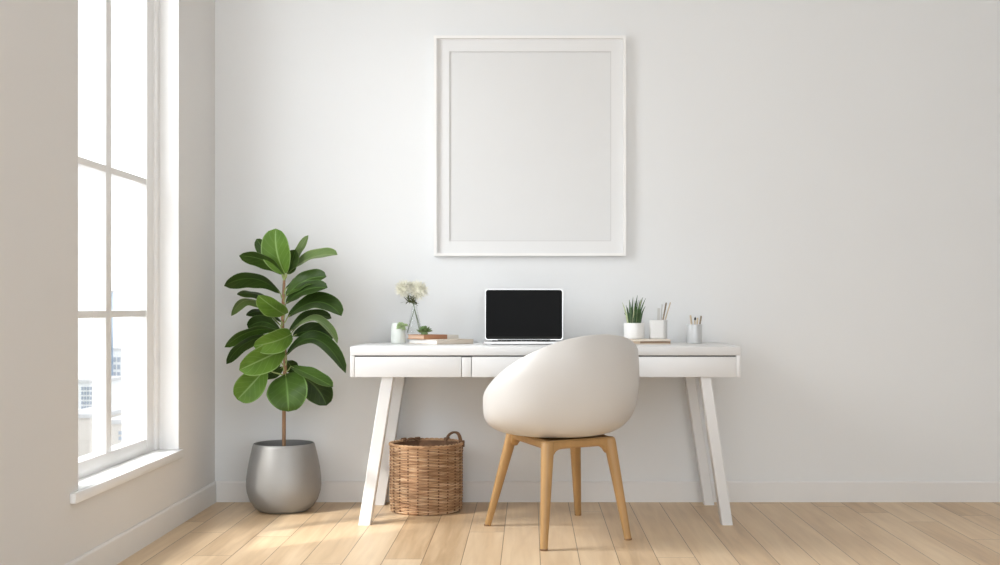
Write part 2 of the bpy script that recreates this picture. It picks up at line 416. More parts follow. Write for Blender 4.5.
# ------------------------------------------------------------------ desk
DX0, DX1, DY0, DY1, DZ = -0.753, 0.882, 4.96, 5.545, 0.75
desk = thing('desk', 'white writing desk with drawers and splayed legs against the wall', 'desk', ((DX0 + DX1) / 2, (DY0 + DY1) / 2, 0))
xm, ymid = (DX0 + DX1) / 2, (DY0 + DY1) / 2
TT = 0.037
MB().box((xm, ymid, DZ - TT / 2), (DX1 - DX0, DY1 - DY0, TT), bevel=0.003).build('desktop', M['desk'], desk)
zb_, zt_ = 0.623, DZ - TT
m = MB()
sp = 0.019
for x in (DX0 + sp / 2, DX1 - sp / 2):
    m.box((x, ymid, (zb_ + zt_) / 2), (sp, DY1 - DY0, zt_ - zb_ + 0.0005), bevel=0.002)
m.box((xm, DY1 - 0.01, (zb_ + zt_) / 2), (DX1 - DX0 - 2 * sp, 0.02, zt_ - zb_))
m.box((xm, ymid + 0.01, zb_ + 0.006), (DX1 - DX0 - 2 * sp, DY1 - DY0 - 0.02, 0.011))
# dividers between the drawers
pxX = lambda px: P(px, 0, DY0).x
divs = [(461.5, 471.5), (619.5, 629.5)]
for a, b in divs:
    m.box(((pxX(a) + pxX(b)) / 2, ymid, (zb_ + zt_ - 0.008) / 2 + 0.0), (pxX(b) - pxX(a) - 0.003, DY1 - DY0 - 0.002, zt_ - zb_ - 0.008), bevel=0.001)
m.build('desk_case', M['desk'], desk)
MB().box((xm, DY0 + 0.03, zt_ - 0.006), (DX1 - DX0 - 2 * sp, 0.03, 0.012)).build('painted_gap_shade', M['gap'], desk, smooth=False)  # dark strip, the shade above the drawers put into its colour
xs = [DX0 + sp, pxX(461.5), pxX(471.5), pxX(619.5), pxX(629.5), DX1 - sp]
for k in range(3):
    a, b = xs[2 * k] + 0.0009, xs[2 * k + 1] - 0.0009
    m = MB()
    zf0, zf1 = zb_ - 0.0005, zt_ - 0.006
    m.box(((a + b) / 2, DY0 + 0.0102, (zf0 + zf1) / 2), (b - a, 0.018, zf1 - zf0), bevel=0.0008)
    m.box(((a + b) / 2, DY0 + 0.24, (zf0 + zf1) / 2 + 0.008), (b - a - 0.02, 0.44, zf1 - zf0 - 0.03))
    m.build('drawer', M['desk'], desk)
def dleg(xt, xb, y, wx, wy):
    m = MB(); r = 0.003
    def ring(x, z): 
        hx, hy = wx / 2, wy / 2
        return [Vector((x + sx, y + sy, z)) for sx, sy in ((-hx + r, -hy), (hx - r, -hy), (hx, -hy + r), (hx, hy - r), (hx - r, hy), (-hx + r, hy), (-hx, hy - r), (-hx, -hy + r))]
    m.rings([ring(xb, 0), ring(xt, zb_)])
    return m.build('leg', M['desk'], desk, smooth=False)
dleg(-0.598, -0.696, 5.005, 0.050, 0.060)
dleg(-0.598, -0.696, 5.505, 0.050, 0.060)
dleg(0.737, 0.829, 5.005, 0.046, 0.060)
dleg(0.735, 0.829, 5.505, 0.046, 0.060)

# ------------------------------------------------------------------ chair
chair = thing('desk_chair', 'white rounded tub chair on four tapered oak legs at the desk', 'chair', (0.12, 4.80, 0))
C0 = Vector((0.120, 4.755, 0)); TH0 = math.radians(31)
def hgt(d):                                   # rim height by angle from the back centre
    d = abs((d + PI) % (2 * PI) - PI)
    ks = [(0, .810), (15, .806), (35, .782), (65, .710), (95, .612), (115, .550), (150, .49), (180, .465)]
    a = math.degrees(d)
    for (a0, h0), (a1, h1) in zip(ks, ks[1:]):
        if a <= a1:
            f = (a - a0) / (a1 - a0); return h0 + (h1 - h0) * f
    return ks[-1][1]
def hs(d):                                     # smoothed
    return sum(hgt(d + math.radians(k)) * wt for k, wt in ((-16, 1), (-8, 2), (0, 3), (8, 2), (16, 1))) / 9.0
nth, na = 96, 22
def shell_pt(th, a, off=0.0):
    h = hs(th - TH0); z0 = 0.402 + off
    d = th - TH0
    Rr = 0.313 + 0.010 * math.cos(d) - 0.0 - off
    n = 3.9
    ca, sa = math.cos(a), math.sin(a)
    r = Rr * sa ** (2 / n)
    z = z0 + (h - z0) * (1 - ca ** (2 / n))
    # backrest leans in a little at the very rim
    k = max(0, (z - 0.60) / 0.2)
    r -= 0.012 * k * k
    return C0 + Vector((r * math.sin(th), -r * math.cos(th), z))
m = MB()
def ringp(a, off): return [shell_pt(2 * PI * k / nth, a, off) for k in range(nth)]
A = [PI / 2 * (i / na) ** 0.9 for i in range(1, na + 1)]
outer = [ringp(a, 0) for a in A]
inner = [ringp(a, 0.013) for a in A]
rim = []
for k in range(nth):
    o, i = outer[-1][k], inner[-1][k]
    rim.append((o + i) / 2 + Vector((0, 0, 0.005)))
m.rings(outer + [rim] + inner[::-1])
m.build('seat_shell', M['shell'], chair, angle=60)
# frame
cL, cF, cR, cB = Vector((-0.070, 4.945, 0)), Vector((0.068, 4.545, 0)), Vector((0.312, 4.70, 0)), Vector((0.192, 5.105, 0))
foot = {'L': Vector((-0.178, 4.965, 0)), 'F': Vector((0.052, 4.462, 0)), 'R': Vector((0.386, 4.665, 0)), 'B': Vector((0.211, 5.215, 0))}
top = {'L': cL, 'F': cF, 'R': cR, 'B': cB}
ZT = 0.403
m = MB()
def apron(a, b):
    d = (b - a); L = d.length; d.normalize(); nrm = Vector((0, 0, 1)).cross(d)
    n = 40; rs = []
    hw = 0.015
    for i in range(n + 1):
        s_ = L * i / n; e = min(s_, L - s_)
        rr = 0.042
        drop = 0.0
        e2 = max(0, e - 0.017)
        if e2 < rr: drop = rr - math.sqrt(max(0, rr * rr - (rr - e2) ** 2))
        drop = min(drop, 0.030); zb2 = ZT - 0.034 - drop
        c = a + d * s_
        bv = 0.008
        sec = [(-hw, zb2 + bv), (-hw + bv, zb2), (hw - bv, zb2), (hw, zb2 + bv), (hw, ZT - bv), (hw - bv, ZT), (-hw + bv, ZT), (-hw, ZT - bv)]
        rs.append([c + nrm * u + Vector((0, 0, z)) for u, z in sec])
    m.rings(rs)
for a, b in (('L', 'F'), ('F', 'R'), ('R', 'B'), ('B', 'L')): apron(top[a], top[b])
# support plate under the shell
cen = (cL + cF + cR + cB) / 4
m.prism([((cen + (c - cen) * 0.97).x, (cen + (c - cen) * 0.97).y) for c in (cL, cF, cR, cB)], ZT - 0.014, ZT - 0.003)
m.build('seat_frame', M['oak'], chair)
def cleg(k):
    t_, f_ = top[k] + Vector((0, 0, ZT)), foot[k]
    m = MB(); rs = []
    n = 18
    outd = (top[k] - cen); outd.normalize()
    zs_ = [ZT - 0.0005, ZT - 0.003, ZT - 0.009] + [ZT - 0.02 - (ZT - 0.02) * i / 12 for i in range(13)]
    for i, z in enumerate(zs_):
        f = 1 - z / ZT
        c = t_.lerp(f_, f); c.z = z
        r = 0.0245 - 0.0105 * min(1, f * 1.05)
        if i == 0: r *= 0.70
        elif i == 1: r *= 0.86
        elif i == 2: r *= 0.96
        e = 2.6
        row = []
        ang0 = math.atan2(outd.y, outd.x) + PI / 4
        for q_ in range(n):
            th = 2 * PI * q_ / n
            ct, st = math.cos(th), math.sin(th)
            g = (abs(ct) ** e + abs(st) ** e) ** (-1 / e)
            row.append(c + Vector((math.cos(th + ang0), math.sin(th + ang0), 0)) * r * g)
        rs.append(row)
    m.rings(rs)
    lg = m.build('leg', M['oak'], chair, angle=50)
    m2 = MB(); c = f_
    m2.lathe((c.x, c.y, 0.0), [(0.0135, 0.0), (0.0152, 0.002), (0.0152, 0.007), (0.014, 0.0075)], n=18)
    m2.build('foot_pad', M['oakdark'], lg)
for k in 'LFRB': cleg(k)

# ------------------------------------------------------------------ laptop
lx, ly = P(524, 0, 5.40).x, 5.40
lw = 0.355
lap = thing('laptop', 'open silver laptop with black screen on the white desk', 'laptop', (lx, ly - 0.12, DZ))
def rrect(w_, h_, r, n=6):
    out = []
    for cx, cy, a0 in ((w_ / 2 - r, h_ / 2 - r, 0), (-w_ / 2 + r, h_ / 2 - r, 90), (-w_ / 2 + r, -h_ / 2 + r, 180), (w_ / 2 - r, -h_ / 2 + r, 270)):
        for k in range(n + 1):
            a = math.radians(a0 + 90 * k / n); out.append((cx + r * math.cos(a), cy + r * math.sin(a)))
    return out
bd = 0.215
m = MB(); by = ly - bd / 2 - 0.003
pl = rrect(lw, bd, 0.012)
pin = rrect(lw - 0.006, bd - 0.006, 0.010)
m.rings([[Vector((lx + x, by + y, DZ + 0.0025)) for x, y in pin], [Vector((lx + x, by + y, DZ + 0.006)) for x, y in pl], [Vector((lx + x, by + y, DZ + 0.013)) for x, y in pl], [Vector((lx + x, by + y, DZ + 0.0142)) for x, y in pin]])
for sx in (-1, 1):
    for sy in (-1, 1): m.box((lx + sx * 0.15, by + sy * 0.09, DZ + 0.0015), (0.02, 0.008, 0.003))
m.build('laptop_base', M['silver'], lap)
m = MB()
for r in range(5):
    for c in range(13):
        m.box((lx - 0.132 + c * 0.022, ly - 0.035 - r * 0.0205, DZ + 0.0148), (0.0185, 0.0165, 0.0016))
m.build('keyboard', M['key'], lap, smooth=False)
MB().box((lx, ly - 0.178, DZ + 0.0144), (0.11, 0.06, 0.0006)).build('trackpad', M['silver'], lap, smooth=False)
tilt = math.radians(7)
def lidmb(w_, h_, r, y0, y1, zc):
    m = MB(); R_ = Matrix.Rotation(-tilt, 3, 'X')
    hinge = Vector((lx, ly, DZ + 0.015))
    pts = rrect(w_, h_, r)
    m.rings([[hinge + R_ @ Vector((x, y, zc + z)) for x, z in pts] for y in (y0, y1)])
    return m
lh = 0.2335
lid = lidmb(lw, lh, 0.014, 0.0, 0.007, lh / 2).build('lid', M['silver'], lap)
lidmb(lw - 0.006, lh - 0.007, 0.012, -0.0011, 0.0002, lh / 2 + 0.0005).build('screen', M['screen'], lid, smooth=False)
lidmb(lw - 0.016, 0.011, 0.002, -0.0014, -0.0009, 0.0105).build('screen_band', M['bezel'], lid, smooth=False)
MB().tube([(lx - 0.12, ly + 0.002, DZ + 0.0135), (lx + 0.12, ly + 0.002, DZ + 0.0135)], 0.0045, 10).build('hinge', M['bezel'], lap)

# ------------------------------------------------------------------ books
def book(name, label, corner, w_, d_, ang, z0, h, cover, pages, kind_spine, group=None):
    """corner = nearest corner (x, y); w_ runs right-back at angle ang, d_ runs left-back"""
    c = Vector((corner[0], corner[1], 0))
    u = Vector((math.cos(ang), math.sin(ang), 0)); v = Vector((-math.sin(ang), math.cos(ang), 0))
    ctr = c + u * w_ / 2 + v * d_ / 2
    t = thing(name, label, 'book', (ctr.x, ctr.y, z0), group)
    R_ = rotz(ang); ct = 0.0028
    m = MB()
    m.box((ctr.x, ctr.y, z0 + ct / 2), (w_, d_, ct), R_, bevel=0.0008)
    m.box((ctr.x, ctr.y, z0 + h - ct / 2), (w_, d_, ct), R_, bevel=0.0008)
    # the spine runs along the right-facing side
    s_ = c + u * w_ / 2 + v * 0.0016
    m.box((s_.x, s_.y, z0 + h / 2), (w_, 0.0032, h), R_, bevel=0.001)
    m.build('cover', cover, t)
    pc = ctr + v * 0.0 + u * 0.0
    MB().box((pc.x, pc.y, z0 + h / 2), (w_ - 0.006, d_ - 0.006, h - 2 * ct - 0.0002), R_).build('pages', pages, t, smooth=False)
    return t
a = math.radians(38)
bc = P(437, 0, 5.215); book('book', 'large beige book at the bottom of the stack beside the white jar', (bc.x, bc.y), 0.196, 0.235, a, DZ, 0.021, M['beige'], M['pages'], 0, 'books stacked left of the laptop')
bc2 = P(424, 0, 5.28); book('book', 'small copper brown book on top of the stack under the glass vase', (bc2.x, bc2.y), 0.125, 0.138, a, DZ + 0.021, 0.020, M['copper'], M['copper_p'], 0, 'books stacked left of the laptop')
u = Vector((math.cos(a), math.sin(a), 0)); v = Vector((-math.sin(a), math.cos(a), 0))
bc3 = Vector((bc2.x, bc2.y, 0)) + u * 0.129 + v * 0.012
book('book', 'thin pale grey book lying behind the copper book on the stack', (bc3.x, bc3.y), 0.066, 0.10, a, DZ + 0.021, 0.018, M['palebook'], M['pages'], 0, 'books stacked left of the laptop')
BT = DZ + 0.041
# right-hand book
bx0, bx1 = P(622, 0, 5.25).x, P(671, 0, 5.25).x
t = thing('book', 'cream covered brown book under the white grass pot, right of the chair', 'book', ((bx0 + bx1) / 2, 5.345, DZ))
m = MB()
m.box(((bx0 + bx1) / 2, 5.345, DZ + 0.0175), (bx1 - bx0, 0.20, 0.007), bevel=0.0015)
m.box(((bx0 + bx1) / 2, 5.345, DZ + 0.002), (bx1 - bx0 - 0.002, 0.198, 0.004), bevel=0.0015)
m.build('cover', M['creambook'], t)
MB().box(((bx0 + bx1) / 2 + 0.002, 5.346, DZ + 0.009), (bx1 - bx0 - 0.008, 0.19, 0.0098)).build('pages', M['brownbook'], t, smooth=False)
MB().box((bx0 + 0.060, 5.248, DZ + 0.009), (0.04, 0.006, 0.0098)).build('ribbon_band', M['tan'], t, smooth=False)
RB = DZ + 0.021

# ------------------------------------------------------------------ right hand pots and cups
def blade(m, base, tip, w_, bend, mi=0, face=0.0):
    base, tip = Vector(base), Vector(tip)
    mid = (base + tip) / 2 + Vector(bend)
    n = 8; side = Vector((math.cos(face), math.sin(face), 0)); nrm = Vector((-math.sin(face), math.cos(face), 0))
    rs = []
    for i in range(n + 1):
        s_ = i / n
        p = base * (1 - s_) ** 2 + mid * 2 * s_ * (1 - s_) + tip * s_ * s_
        ww = w_ / 2 * (1 - s_ ** 3) * (0.75 + 0.5 * s_ * (1 - s_)) + 0.0004
        rs.append([p - side * ww, p + nrm * ww * 0.35, p + side * ww, p - nrm * ww * 0.1])
    m.rings(rs, mi=mi)
def pot_with_soil(t, c, z, prof, matp, soil_r, soil_z, n=48):
    MB().lathe((c.x, c.y, z), prof, n).build('pot', matp, t)
    if soil_r: MB().lathe((c.x, c.y, z), [(soil_r, soil_z - 0.01), (soil_r, soil_z), (soil_r * 0.5, soil_z + 0.003)], 32).build('soil', M['soil'], t)
c = P(634.2, 0, 5.395)
t = thing('potted_grass', 'small white pot of upright green blades standing on the book', 'potted plant', (c.x, c.y, RB))
r_ = 0.0468; h_ = 0.072
pot_with_soil(t, c, RB, [(r_ - 0.006, 0), (r_ - 0.001, 0.002), (r_, 0.008), (r_, h_ - 0.003), (r_ - 0.002, h_), (r_ - 0.005, h_), (r_ - 0.006, h_ - 0.004), (r_ - 0.006, 0.01)], M['white_ceramic'], r_ - 0.0062, h_ - 0.008)
bl = [(628, 622, 302), (629, 626, 305), (630, 629.5, 299.5), (631, 629, 300), (632, 633, 297), (634, 637.5, 295), (635, 635, 301), (636, 642, 298), (637, 643, 297), (638, 645.8, 298), (639, 645.5, 306), (638, 641, 304), (633, 631, 306), (636, 637.5, 307), (634, 634, 309), (631, 627, 310), (637, 639.5, 311), (630, 624, 313), (640, 643, 312), (632, 630.5, 302), (635, 638.5, 300), (633, 635.2, 303), (637, 640.3, 299.5), (629, 627.5, 307), (638, 644.2, 302)]
for i, (b0, tx, ty) in enumerate(bl):
    dd = 5.395 + random.uniform(-0.02, 0.02)
    b_ = P(b0, 0, dd); tp = P(tx, ty, dd + random.uniform(-0.012, 0.012))
    m = MB(); blade(m, (b_.x, b_.y, RB + h_ - 0.009), tp, random.uniform(0.0075, 0.0105), ((b_.x - tp.x) * 0.25, 0, 0.008), face=random.uniform(-0.5, 0.5))
    m.build('blade', M['grass_p'] if i in (3, 7, 0, 21) else M['grass_d'], t)
# square-ish pen cup
c = P(658.4, 0, 5.40)
t = thing('pen_cup', 'pale square pen cup with rounded corners standing on the book', 'cup', (c.x, c.y, RB))
m = MB(); hh = 0.086
def rr3(w_, r, z, rz=0.0): 
    return [Vector((c.x, c.y, RB + z)) + rotz(rz) @ Vector((x, y, 0)) for x, y in rrect(w_, w_, r)]
az = math.radians(-14)
W_ = 0.076
m.rings([rr3(W_ - 0.006, 0.014, 0, az), rr3(W_, 0.016, 0.003, az), rr3(W_, 0.016, hh - 0.001, az), rr3(W_ - 0.003, 0.015, hh, az), rr3(W_ - 0.007, 0.013, hh - 0.001, az), rr3(W_ - 0.008, 0.012, 0.006, az)])
m.build('cup_body', M['grey_ceramic'], t)
def stick(label, name, p0, p1, r, mats, cat, tip=None, flat=False, group=None):
    p0, p1 = Vector(p0), Vector(p1)
    tt = thing(name, label, cat, p0, group)
    m = MB()
    d = (p1 - p0)
    if flat:
        side = Vector((1, 0, 0)); nr = Vector((0, 1, 0))
        m.rings([[p + side * r * sx + nr * 0.0015 * sy for sx, sy in ((-1, -1), (1, -1), (1, 1), (-1, 1))] for p in (p0, p1)])
        m.build('blade', mats, tt, smooth=False)
    else:
        m.tube([p0, p0 + d * 0.5, p0 + d * (0.86 if tip else 0.97), p1 - d * (0.14 if tip else 0)], [r, r, r, r * 0.75], 10)
        m.build('shaft', mats, tt)
        if tip:
            q0 = p0 + d * 0.86
            MB().tube([q0, q0 + d * 0.03, q0 + d * 0.08, p1], [r * 0.9, r * 1.45, r * 1.3, r * 0.25], 10).build('bristles', tip, tt)
g = 'tools standing in the pale pen cup'
inz = RB + 0.007
def inside(px, d, z): q_ = P(px, 0, d); return (q_.x, q_.y, z)
stick('pale grey flat ruler at the left of the pale pen cup', 'ruler', inside(658, 5.392, inz), P(658.8, 308.2, 5.392), 0.0058, M['greystick'], 'ruler', flat=True, group=g)
stick('slim pale stick right of the ruler in the pale pen cup', 'stick', inside(660.5, 5.403, inz), P(662, 304.2, 5.403), 0.0028, M['greystick'], 'stick', group=g)
stick('dark brown stick leaning right in the pale pen cup', 'stick', inside(659.5, 5.39, inz), P(666.3, 302.6, 5.39), 0.0036, M['stickd'], 'stick', group=g)
stick('light wooden stick leaning furthest right in the pale pen cup', 'stick', inside(660.0, 5.407, inz), P(670.4, 302.4, 5.407), 0.0028, M['stick'], 'stick', group=g)
# silver cup
c = P(694.2, 0, 5.40)
t = thing('pencil_cup', 'silver grey round pencil cup near the right end of the desk', 'cup', (c.x, c.y, DZ))
r_ = 0.0358; hh = 0.087
MB().lathe((c.x, c.y, DZ), [(r_ - 0.004, 0), (r_ - 0.0008, 0.001), (r_, 0.004), (r_, hh - 0.001), (r_ - 0.001, hh), (r_ - 0.003, hh), (r_ - 0.0035, hh - 0.002), (r_ - 0.0035, 0.005)], 48).build('cup_body', M['cup_metal'], t)
g = 'pencils and brushes in the silver cup'
iz = DZ + 0.007
stick('tan pencil leaning left in the silver cup', 'pencil', inside(693.5, 5.392, iz), P(690.4, 315.2, 5.392), 0.0042, M['stick'], 'pencil', group=g)
stick('paintbrush with black bristles in the silver cup', 'paintbrush', inside(693, 5.407, iz), P(695.3, 316.8, 5.407), 0.0032, M['stick'], 'paintbrush', tip=M['brush'], group=g)
stick('short tan pencil right of the paintbrush in the silver cup', 'pencil', inside(695.5, 5.386, iz), P(697.6, 317.8, 5.386), 0.0040, M['stick'], 'pencil', group=g)
stick('dark tipped brown pencil leaning right in the silver cup', 'pencil', inside(697.0, 5.40, iz), P(701.2, 315.8, 5.40), 0.0040, M['stickd'], 'pencil', group=g)

# ------------------------------------------------------------------ left-hand jar, succulent, vase, flowers
def rosette(m, c, n, rad, lift, w_, seed, mi=0, rise=0.4):
    rnd = random.Random(seed)
    for i in range(n):
        th = i * 2.39996; f = (i + 0.5) / n
        el = rise + (1 - f) * (1.35 - rise) + rnd.uniform(-.1, .1)
        L = rad * (0.62 + 0.42 * f)
        d = Vector((math.cos(th) * math.cos(el), math.sin(th) * math.cos(el), math.sin(el)))
        p0 = Vector(c); p1 = p0 + d * L
        s_ = d.cross(Vector((0, 0, 1))); s_.normalize(); nn = s_.cross(d)
        rs = []
        for k in range(6):
            q_ = k / 5; ww = w_ / 2 * (0.5 + 1.9 * q_ * (1 - q_) if q_ < 0.95 else 0.08)
            p = p0.lerp(p1, q_) + nn * (0.12 * L * q_ * q_)
            rs.append([p - s_ * ww, p + nn * ww * 0.35, p + s_ * ww, p - nn * ww * 0.35])
        m.rings(rs, mi=mi)
c = P(398.2, 0, 5.40)
t = thing('planter_jar', 'small milky white jar with a pale green plant left of the books', 'potted plant', (c.x, c.y, DZ))
r_ = 0.0335; hh = 0.092
MB().lathe((c.x, c.y, DZ), [(r_ - 0.004, 0), (r_, 0.003), (r_ + 0.0005, 0.03), (r_ - 0.003, hh - 0.012), (r_ - 0.006, hh - 0.001), (r_ - 0.008, hh), (r_ - 0.010, hh - 0.002), (r_ - 0.008, hh - 0.016), (r_ - 0.006, 0.01)], 40).build('jar', M['jar'], t)
MB().lathe((c.x, c.y, DZ), [(0.02, 0.07), (0.0245, hh - 0.016), (0.012, hh - 0.013)], 24).build('soil', M['soil'], t)
m = MB(); rnd = random.Random(3)
m.tube([(c.x, c.y, DZ + hh - 0.018), (c.x + 0.012, c.y - 0.012, DZ + hh - 0.004), (c.x + 0.026, c.y - 0.030, DZ + hh - 0.014)], 0.003, 8)
for k in range(9):
    q_ = (c.x + 0.004 + 0.040 * rnd.random(), c.y - 0.012 - 0.024 * rnd.random(), DZ + hh - 0.030 + 0.028 * rnd.random())
    rosette(m, q_, 10, 0.017, 0, 0.011, k, rise=-0.4)
m.build('foliage', M['succ_p'], t)
# small succulent on the copper book
c = P(424.5, 0, 5.325)
m = MB()
m.lathe((c.x, c.y, BT), [(0.010, 0), (0.016, 0.002), (0.014, 0.012), (0.006, 0.018)], 20)
rosette(m, (c.x, c.y, BT + 0.014), 30, 0.040, 0, 0.015, 5, rise=0.0)
rosette(m, (c.x - 0.018, c.y - 0.004, BT + 0.010), 12, 0.022, 0, 0.010, 8, rise=0.1)
rosette(m, (c.x + 0.018, c.y - 0.004, BT + 0.012), 12, 0.022, 0, 0.010, 9, rise=0.1)
o = m.build('succulent', M['succ'])
tag(o, 'small dark green succulent rosette sitting on the copper book', 'plant')
# clear cone vase
c = P(414.5, 0, 5.405)
t = thing('glass_vase', 'clear conical glass vase holding cream flowers on the book stack', 'vase', (c.x, c.y, BT))
R0 = 0.037
zn = P(0, 306, 5.405).z - BT
prof = [(R0 - 0.004, 0), (R0, 0.003), (R0 - 0.001, 0.010), (0.026, zn * 0.45), (0.015, zn * 0.82), (0.0125, zn * 0.92), (0.0135, zn), (0.0123, zn), (0.0112, zn * 0.92), (0.0138, zn * 0.82), (0.0245, zn * 0.45), (R0 - 0.0025, 0.011), (R0 - 0.005, 0.006)]
MB().lathe((c.x, c.y, BT), prof, 40).build('vase_body', M['vase'], t)
nx_ = Vector((c.x, c.y, BT + zn))
def flower(label, px0, dx, ptx, pty, rad, seed, dyo):
    p0 = Vector((c.x + dx, c.y + dyo, BT + 0.008))
    hd = P(ptx, pty, 5.405 + dyo * 0.8)
    neck = nx_ + Vector((-dx * 0.12, dyo * 0.15, 0.0))
    cal = P(412.5 + (ptx - 412.5) * 0.35, 300.5, 5.405 + dyo * 0.4)
    tt = thing('flower', label, 'flower', p0, 'cream flowers in the glass vase')
    MB().tube([p0, p0.lerp(neck, 0.5), p0.lerp(neck, 0.9), neck.lerp(cal, .3), cal, hd], [0.0016] * 6, 8).build('stem', M['stemgreen'], tt)
    rnd = random.Random(seed)
    m = MB()
    bmesh.ops.create_icosphere(m.bm, subdivisions=2, radius=rad * 0.36, matrix=Matrix.Translation(hd))
    for i in range(420):
        z = rnd.uniform(-1, 1); th = rnd.uniform(0, 2 * PI); s_ = math.sqrt(1 - z * z)
        d = Vector((s_ * math.cos(th), s_ * math.sin(th), z))
        L = rad * rnd.uniform(0.70, 1.18)
        sd = d.orthogonal().normalized(); sd.rotate(Matrix.Rotation(rnd.uniform(0, 6.28), 3, d)); ww = 0.0019
        p0_ = hd + d * rad * 0.3; p1_ = hd + d * L; pm = (p0_ + p1_) / 2 + sd * 0.004
        a_ = [m.bm.verts.new(x) for x in (p0_ - sd * ww * .4, p0_ + sd * ww * .4, pm + sd * ww, pm - sd * ww, p1_)]
        m.bm.faces.new((a_[0], a_[1], a_[2], a_[3])); m.bm.faces.new((a_[3], a_[2], a_[4]))
    m.build('blossom', M['petal'], tt, smooth=False, keep_normals=True)
    m = MB()
    for i in range(16):
        th = rnd.uniform(0, 2 * PI); el = rnd.uniform(-0.5, 1.0)
        d = Vector((math.cos(th) * math.cos(el), math.sin(th) * math.cos(el) * 0.7 - 0.35, math.sin(el)))
        p0_ = cal + Vector((rnd.uniform(-.008, .008), 0, rnd.uniform(-.012, .014))); L = rnd.uniform(0.018, 0.042)
        blade(m, p0_, p0_ + d * L, 0.008, (0, 0, 0.004), face=rnd.uniform(-0.6, 0.6))
    m.build('calyx_leaves', M['calyx'], tt)
flower('cream fluffy flower head leaning left in the glass vase', 0, -0.032, 404.3, 288.8, 0.045, 1, -0.010)
flower('larger cream fluffy flower head leaning right in the glass vase', 0, 0.025, 418.6, 290.5, 0.050, 2, -0.006)
flower('cream flower head at the back between the other two blossoms', 0, 0.030, 411.5, 287.0, 0.027, 3, 0.018)

# ------------------------------------------------------------------ wicker basket
bcx, bcy, bR, bH = -0.4685, 5.352, 0.160, 0.300
t = thing('wicker_basket', 'round woven wicker basket on the floor under the desk', 'basket', (bcx, bcy, 0))
m = MB(); rows, nst = 44, 22
segs = nst * 4
def brad(z): return bR * (0.985 + 0.02 * min(1, z / 0.06))
rh = (bH - 0.01) / rows
rnd = random.Random(4)
for j in range(rows):
    zc = 0.006 + rh * (j + 0.5); rs = []
    wob = [rnd.uniform(-0.0007, 0.0007) for _ in range(nst)]
    for k in range(segs):
        th = 2 * PI * k / segs
        off = 0.0028 * math.cos(PI * (k / 4.0) + PI * j)
        r = brad(zc) + off; z = zc + wob[(k // 4) % nst] + 0.0006 * math.sin(th * 3 + j)
        cr = [(0.0034, 0), (0.0016, rh * .34), (-0.0026, rh * .34), (-0.0034, 0), (-0.0026, -rh * .34), (0.0016, -rh * .34)]
        rs.append([Vector((bcx + (r + a_) * math.cos(th), bcy + (r + a_) * math.sin(th), z + b_)) for a_, b_ in cr])
    vr = [[m.bm.verts.new(p) for p in r_] for r_ in rs]; vr.append(vr[0])
    for a_, b_ in zip(vr, vr[1:]):
        for i in range(6): m.bm.faces.new((a_[i], a_[(i + 1) % 6], b_[(i + 1) % 6], b_[i]))
m.build('woven_side', M['wicker'], t)
m = MB()
for k in range(nst):
    th = 2 * PI * (k + 0.0) / nst
    m.tube([(bcx + brad(z) * math.cos(th), bcy + brad(z) * math.sin(th), z) for z in (0.004, 0.1, 0.2, bH - 0.002)], 0.0038, 6)
m.build('stakes', M['wickerdark'], t)
MB().lathe((bcx, bcy, 0), [(bR * 0.93, 0.0), (bR * 0.965, 0.003), (bR * 0.965, 0.010), (bR * 0.93, 0.012)], 56).build('base', M['wicker'], t)
MB().lathe((bcx, bcy, 0), [(bR * 0.955, 0.012), (bR * 0.962, 0.1), (bR * 0.962, bH - 0.004), (bR * 0.945, bH - 0.004), (bR * 0.945, 0.012)], 56, closed=True).build('shade_liner', M['wickerdark'], t)  # dark liner added as shade behind the gaps in the weave
m = MB()
for ph in (0, PI):
    pts = []
    for k in range(160):
        th = 2 * PI * k / 160; w1 = 22 * th + ph
        pts.append((bcx + (brad(bH) + 0.004 * math.cos(w1)) * math.cos(th), bcy + (brad(bH) + 0.004 * math.cos(w1)) * math.sin(th), bH + 0.0035 * math.sin(w1)))
    m.tube(pts, 0.0048, 7, closed=True)
m.build('rim_braid', M['wicker'], t)
def bhandle(th0, spread, hgt_, tilt_=0.0):
    m = MB()
    for o_ in (-0.0035, 0.0035):
        pts = []
        for k in range(25):
            a_ = PI * k / 24
            th = th0 + spread * math.cos(a_)
            r = brad(bH) - 0.002 + o_ - 0.01 * math.sin(a_)
            z = bH - 0.035 + (hgt_ + 0.035) * math.sin(a_) ** 0.6
            pts.append((bcx + r * math.cos(th), bcy + r * math.sin(th), z))
        m.tube(pts, 0.0048, 8)
    # lashing at both feet
    for sgn in (-1, 1):
        th = th0 + spread * sgn
        for q_ in range(4):
            zc = bH - 0.012 + q_ * 0.007
            cc = Vector((bcx + brad(bH) * math.cos(th), bcy + brad(bH) * math.sin(th), zc))
            m.tube([cc + Vector((0.0105 * math.cos(x), 0.0105 * math.sin(x), 0.001 * math.sin(x * 2))) for x in [2 * PI * i / 14 for i in range(14)]], 0.003, 6, closed=True)
    m.build('handle', M['wickerdark'], t)
bhandle(math.radians(30), 0.50, 0.042)
bhandle(math.radians(122), 0.22, 0.008)

